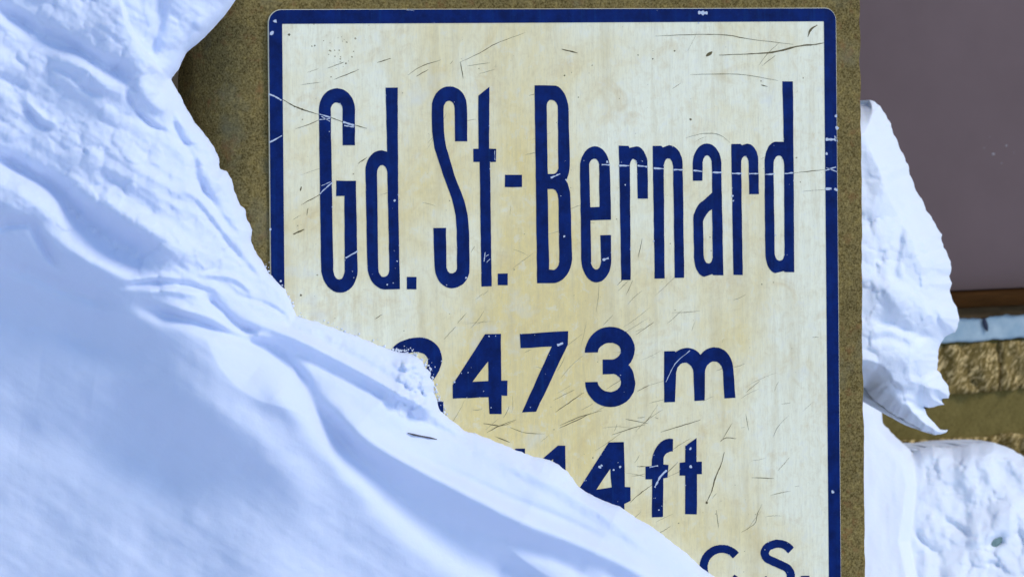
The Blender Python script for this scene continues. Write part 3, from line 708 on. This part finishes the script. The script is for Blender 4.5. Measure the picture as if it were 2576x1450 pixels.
# ---- snow lump frozen behind the slab on the right
LUMP = [(2050, 300), (2100, 272), (2171, 268), (2180, 262), (2187, 250), (2200, 254), (2214, 266), (2226, 284), (2240, 312), (2252, 345), (2268, 380), (2284, 412), (2288, 438), (2300, 470), (2318, 500), (2330, 528), (2352, 556), (2368, 590), (2374, 622),
        (2388, 650), (2394, 672), (2388, 694), (2396, 712), (2388, 730), (2396, 752), (2410, 780), (2414, 806), (2402, 834), (2376, 848), (2364, 866), (2359, 898), (2357, 930), (2372, 948), (2386, 970), (2391, 990), (2386, 1001), (2369, 1002), (2376, 1018), (2350, 1023), (2322, 1022),
        (2332, 1042), (2348, 1064), (2366, 1080), (2390, 1078), (2380, 1088), (2352, 1092), (2318, 1082), (2282, 1060), (2245, 1038), (2212, 1016), (2195, 1000), (2175, 975), (2050, 960)]
def lump_h(U, V, s):
    lip = np.sqrt(np.clip(1-(1-np.clip(s/50, 0, 1))**2, 0, 1))
    h = .110*lip*np.clip(.45+s/100, 0, 1.15) - PX*.42*(U-2200)*np.clip(s/60, 0, 1)
    f = fbm(U/80, V/110, 3, 61, .4)*.022 + fbm(U/30, V/34, 2, 62)*.003
    f = f + clumps(U, V, 110, (2150, 2420, 400, 1010), (20, 60), .019, 8)*np.clip((V-300)/250, 0, 1) + clumps(U, V, 60, (2280, 2420, 500, 1040), (10, 24), .005, 9)
    f = f + bell(U, V, 2300, 640, 70, 80, .4, .030) + bell(U, V, 2330, 790, 50, 55, 0, .024) + bell(U, V, 2240, 740, 60, 50, 0, .028) + bell(U, V, 2300, 900, 60, 45, .3, .026) + bell(U, V, 2225, 520, 40, 110, 0, .018)
    f = f + gau(U, V, [(2190, 800), (2250, 815), (2330, 850), (2370, 845)], 14, -.018) + gau(U, V, [(2270, 520), (2262, 620), (2250, 690), (2290, 720)], 12, -.014)
    f = f + gau(U, V, [(2180, 950), (2230, 975), (2290, 990), (2340, 985)], 16, -.012)
    f = f + gau(U, V, [(2240, 420), (2250, 520), (2240, 640)], 22, -.010)
    f = f + bell(U, V, 2385, 800, 26, 26, 0, .020) + gau(U, V, [(2352, 780), (2362, 812), (2378, 838)], 7, -.012)
    f = f + bell(U, V, 2290, 760, 60, 60, 0, .016) + bell(U, V, 2225, 880, 60, 40, 0, .014)
    f = f + gau(U, V, [(2180, 860), (2240, 850), (2300, 880)], 12, -.010)
    f = f + gau(U, V, [(2190, 290), (2235, 330), (2262, 400)], 9, -.008)
    f = f + gau(U, V, [(2300, 960), (2330, 990), (2345, 1040)], 8, -.008)
    f = f + gau(U, V, [(2265, 1005), (2300, 1015), (2330, 1045)], 7, -.010)
    return h + .68*f*np.clip(s/40, 0, 1)
LJ = jag(LUMP+[LUMP[0]], 5, 7, 8)[:-1]
lump = relief(LJ, 2.6, lump_h, .20, .14, SNOWR, 'snow_lump')
tag(lump, 'jagged hanging crust of snow with pointed tip behind right edge of the slab', 'snow lump')

# ---- bank at the lower right
BANK = [(2080, 900), (2150, 940), (2186, 985), (2206, 1008), (2216, 1030), (2222, 1062), (2240, 1086), (2262, 1104), (2280, 1120), (2296, 1140), (2312, 1128), (2345, 1120), (2395, 1124), (2440, 1114), (2500, 1112), (2540, 1126), (2576, 1146), (2640, 1160), (2760, 1150), (3000, 1180), (3300, 1240), (3300, 2250), (2080, 2250)]
def bank_h(U, V, s):
    d, _, t = seg_dist(U, V, BANK[:-2])
    d = np.where(s <= 0, 0, d)
    lip = np.sqrt(np.clip(1-(1-np.clip(d/50, 0, 1))**2, 0, 1))
    h = .05*lip+PX*.55*d
    P = [(2296, 1140), (2302, 1170), (2308, 1220), (2300, 1300), (2290, 1360), (2310, 1450), (2330, 1700)]
    dd, sg, _ = seg_dist(U, V, P); left = sg > 0
    h = h + np.where(left, .060*sstep(dd, 0, 30)*np.clip(d/20, 0, 1), 0)
    r = sstep(U, 2290, 2330)
    f = fbm(U/85, V/85, 3, 71, .45)*.022*r + fbm(U/30, V/30, 2, 72)*.004*r + fbm(U/60, V/150, 3, 73)*.010
    f = f + clumps(U, V, 140, (2300, 2660, 1130, 1600), (24, 75), .026, 10)*r + clumps(U, V, 160, (2300, 2660, 1130, 1500), (10, 26), .005, 11)*r
    f = f + gau(U, V, [(2490, 1140), (2540, 1200), (2600, 1290)], 26, -.020)
    f = f + bell(U, V, 2440, 1180, 60, 45, 0, .022) + bell(U, V, 2540, 1310, 45, 55, 0, .02)
    f = f + bell(U, V, 2505, 1362, 26, 15, -.6, -.028)
    f = f + gau(U, V, [(2370, 1300), (2400, 1320), (2440, 1345)], 9, -.014) + gau(U, V, [(2300, 1330), (2330, 1370), (2365, 1395)], 8, -.012) + gau(U, V, [(2480, 1420), (2500, 1416), (2515, 1424)], 7, -.014)
    return h + .75*f*np.clip(d/30, 0, 1)
bank = relief(jag(BANK[:-2], 4, 9, 5)+BANK[-2:], 3.2, bank_h, .50, .18, SNOWR, 'snow_bank')
tag(bank, 'lumpy white snow bank lying against the stone wall at the lower right', 'snow bank')

# a greenish stone showing through the bank
def on_bank(u, v):
    U, V = np.array([[float(u)]]), np.array([[float(v)]]); d, _, _ = seg_dist(U, V, BANK, True)
    return at(U, V, .50-bank_h(U, V, d))[0, 0]
def pebble(u, v, rx, rz, ang, name, label, mat):
    import bmesh
    bm = bmesh.new(); bmesh.ops.create_icosphere(bm, subdivisions=3, radius=1)
    c = on_bank(u, v); ca, sa = math.cos(ang), math.sin(ang)
    for vt in bm.verts:
        n_ = 1+float(fbm(np.array(vt.co.x*1.7+u), np.array(vt.co.z*1.7+vt.co.y), 3, 91))*.5
        x, y, z = vt.co.x*rx*n_, vt.co.y*.010, vt.co.z*rz*n_
        vt.co = (c[0]+x*ca-z*sa, c[1]+y+.001, c[2]+x*sa+z*ca)
    me = bpy.data.meshes.new(name); bm.to_mesh(me); bm.free()
    for p in me.polygons: p.use_smooth = True
    return tag(link(name, me, mat), label, 'stone')
PEB = simple('grey_green_stone', (.11, .19, .17), (.26, .36, .36), 90, .7, .4, .002)
pebble(2503, 1362, .026, .013, .55, 'stone', 'small grey green stone half sunk in the snow bank at the lower right', PEB)

# ------------------------------------------------------------------ the building behind
YW = .74
def zz(v, u=2450, y=YW): return at1(u, v, y)[2]
def xx(u, v=900, y=YW): return at1(u, v, y)[0]
MAUVE = simple('mauve_paint', (.162, .114, .108), (.185, .130, .124), 4, .5, .05, .001)
BROWN = simple('dark_brown_wood', (.030, .012, .002), (.070, .028, .006), 60, .7, .4, .003, (.15, 1, 1))
BROWN2 = simple('worn_brown_wood', (.05, .032, .014), (.10, .065, .032), 60, .8, .4, .003, (.15, 1, 1))
BLUE = simple('pale_blue_paint', (.26, .38, .46), (.44, .54, .58), 18, .6, .1, .001)
STRAW = rough_stone('rough_ochre_stone', (.16, .112, .032), (.30, .215, .075), (.76, .57, .27))
MORT = rough_stone('smooth_olive_mortar', (.165, .130, .042), (.21, .165, .055), (.24, .19, .068), .4, .35)
PLAST = simple('grey_brown_render', (.10, .085, .055), (.16, .13, .09), 12, .9, .4, .004)
x_r = xx(2200)
sh = empty('shutter', (x_r+.5, YW, zz(728))); tag(sh, 'flat mauve grey painted shutter panel above the dark brown sill', 'shutter')
def bx(name, x0, x1, y0, y1, z0, z1, r, mat, parent): return link(name, box_round(x0, x1, y0, y1, z0, z1, r, 2), mat, parent)
bx('panel', x_r-.6, x_r+2.4, YW, YW+.05, zz(729), zz(729)+1.5, .002, MAUVE, sh)
V_, F_ = [], []
def spk(u, v, r):
    b0 = len(V_)
    for k in range(8):
        a = k*math.pi/4; V_.append(tuple(at1(u+r*math.cos(a)*random.uniform(.7, 1.2), v+r*math.sin(a)*random.uniform(.7, 1.2), YW-.0015)))
    F_.extend([(b0, b0+1, b0+2, b0+7), (b0+7, b0+2, b0+3, b0+6), (b0+6, b0+3, b0+4, b0+5)])
for a in ((2499, 387, 3.4), (2532, 366, 2.6), (2520, 410, 1.3), (2476, 372, 1.2), (2551, 384, 1.0), (2490, 345, 1.0)): spk(*a)
tag(link('glint_speck', mesh_np('glint_speck', V_, F_, False), NB('painted_glint').out((.34, .31, .31), .6), sh), kind='stuff')  # pale flecks: bright reflections on the panel, painted as flat colour
sill = empty('window_sill', (x_r+.5, YW-.03, zz(796))); tag(sill, 'dark brown wooden sill board between mauve shutter and pale blue strip', 'sill')
bx('sill_board', x_r-.6, x_r+2.4, YW-.035, YW+.06, zz(769), zz(731), .004, BROWN, sill)
def ragged(name, x0, x1, y0, y1, z0, z1, mat, parent, lo=.004, hi=.001, seed=1, dn=.003):
    nx = int((x1-x0)/.006); nz = 10
    X, Z = np.meshgrid(np.linspace(x0, x1, nx), np.linspace(0, 1, nz))
    zb = z0+fbm(X[0]*32, X[0]*0, 3, seed)*lo*2; zt = z1+fbm(X[0]*28, X[0]*0+5, 3, seed+3)*hi*2
    Zw = zb[None]+(zt-zb)[None]*Z
    Y = y0+fbm(X*45, Zw*45, 4, seed+6)*dn*2
    A = np.stack([X, Y, Zw], -1); Bk = A.copy(); Bk[..., 1] = y1
    V = np.concatenate([A.reshape(-1, 3), Bk.reshape(-1, 3)]); n = nx*nz
    I, J = np.meshgrid(np.arange(nx-1), np.arange(nz-1)); a = (J*nx+I).ravel()
    F = np.stack([a, a+1, a+nx+1, a+nx], 1); F2 = F[:, ::-1]+n
    i = np.arange(nx-1); b = (nz-1)*nx+i; j = np.arange(nz-1)*nx
    F3 = np.stack([i+1, i, i+n, i+1+n], 1); F4 = np.stack([b, b+1, b+1+n, b+n], 1)
    F5 = np.stack([j, j+nx, j+nx+n, j+n], 1); k = j+nx-1; F6 = np.stack([k+nx, k, k+n, k+nx+n], 1)
    return link(name, mesh_np(name, V, np.concatenate([F, F2, F3, F4, F5, F6])), mat, parent)
ragged('lower_board', x_r-.6, x_r+2.4, YW-.018, YW+.06, zz(797), zz(769.5), BROWN2, sill, .005, 0, 4, .002)
st = empty('blue_strip', (x_r+.5, YW, zz(855))); tag(st, 'pale blue painted strip under the brown sill with a small dark drip', 'strip')
ragged('strip_face', x_r-.6, x_r+2.4, YW-.014, YW+.06, zz(855), zz(790), BLUE, st, .002, 0, 9, .001)
dv = []; df = []
pts = [(2476, 800, 5), (2478, 812, 9), (2481, 822, 8), (2484, 832, 3)]
for u, v, r in pts:
    p = at1(u, v, YW-.018); dv += [(p[0]-r*PX, YW-.0175, p[2]), (p[0], YW-.021, p[2]), (p[0]+r*PX, YW-.0175, p[2])]
for i in range(3): df += [(3*i, 3*i+1, 3*i+4, 3*i+3), (3*i+1, 3*i+2, 3*i+5, 3*i+4)]
link('drip', mesh_np('drip', dv, df), NB('dark_blue_drip').out((.01, .02, .05), .6), st)

wall = empty('stone_wall', (x_r+.4, YW, 0)); tag(wall, 'ochre rough stone wall with smooth olive joints behind the snow bank', 'wall')
xj = [xx(1900), xx(2508), xx(2508)+.42, xx(2508)+.9, xx(2508)+1.35, xx(2508)+1.8]
zs = [(zz(984), zz(861)), (zz(1230), zz(1097)), (zz(1480), zz(1340))]
for r, (za, zb) in enumerate(zs):
    off = [0, -.16, .05][r]
    for k in range(len(xj)-1):
        x0 = xj[k]+.004+(off if k else 0); x1 = xj[k+1]-.004+off
        o = ragged('stone', x0, x1, YW-.012, YW+.05, za, zb, STRAW, wall, .003, .003, 20+7*k+40*r, .010)
bx('mortar', x_r-.6, x_r+2.4, YW, YW+.055, .0, zz(857.5), 0, MORT, wall)
# the rest of the building, out of view or hidden by slab and drift
hw = empty('building', (-1.5, YW+.1, 0)); tag(hw, 'grey brown rendered house wall behind the drift and the slab', 'building')
bx('wall', -4.5, x_r-.602, YW, YW+.30, 0, 3.2, 0, PLAST, hw)
bx('wall', x_r-.602, x_r+2.402, YW+.062, YW+.30, 0, 3.2, 0, PLAST, hw)
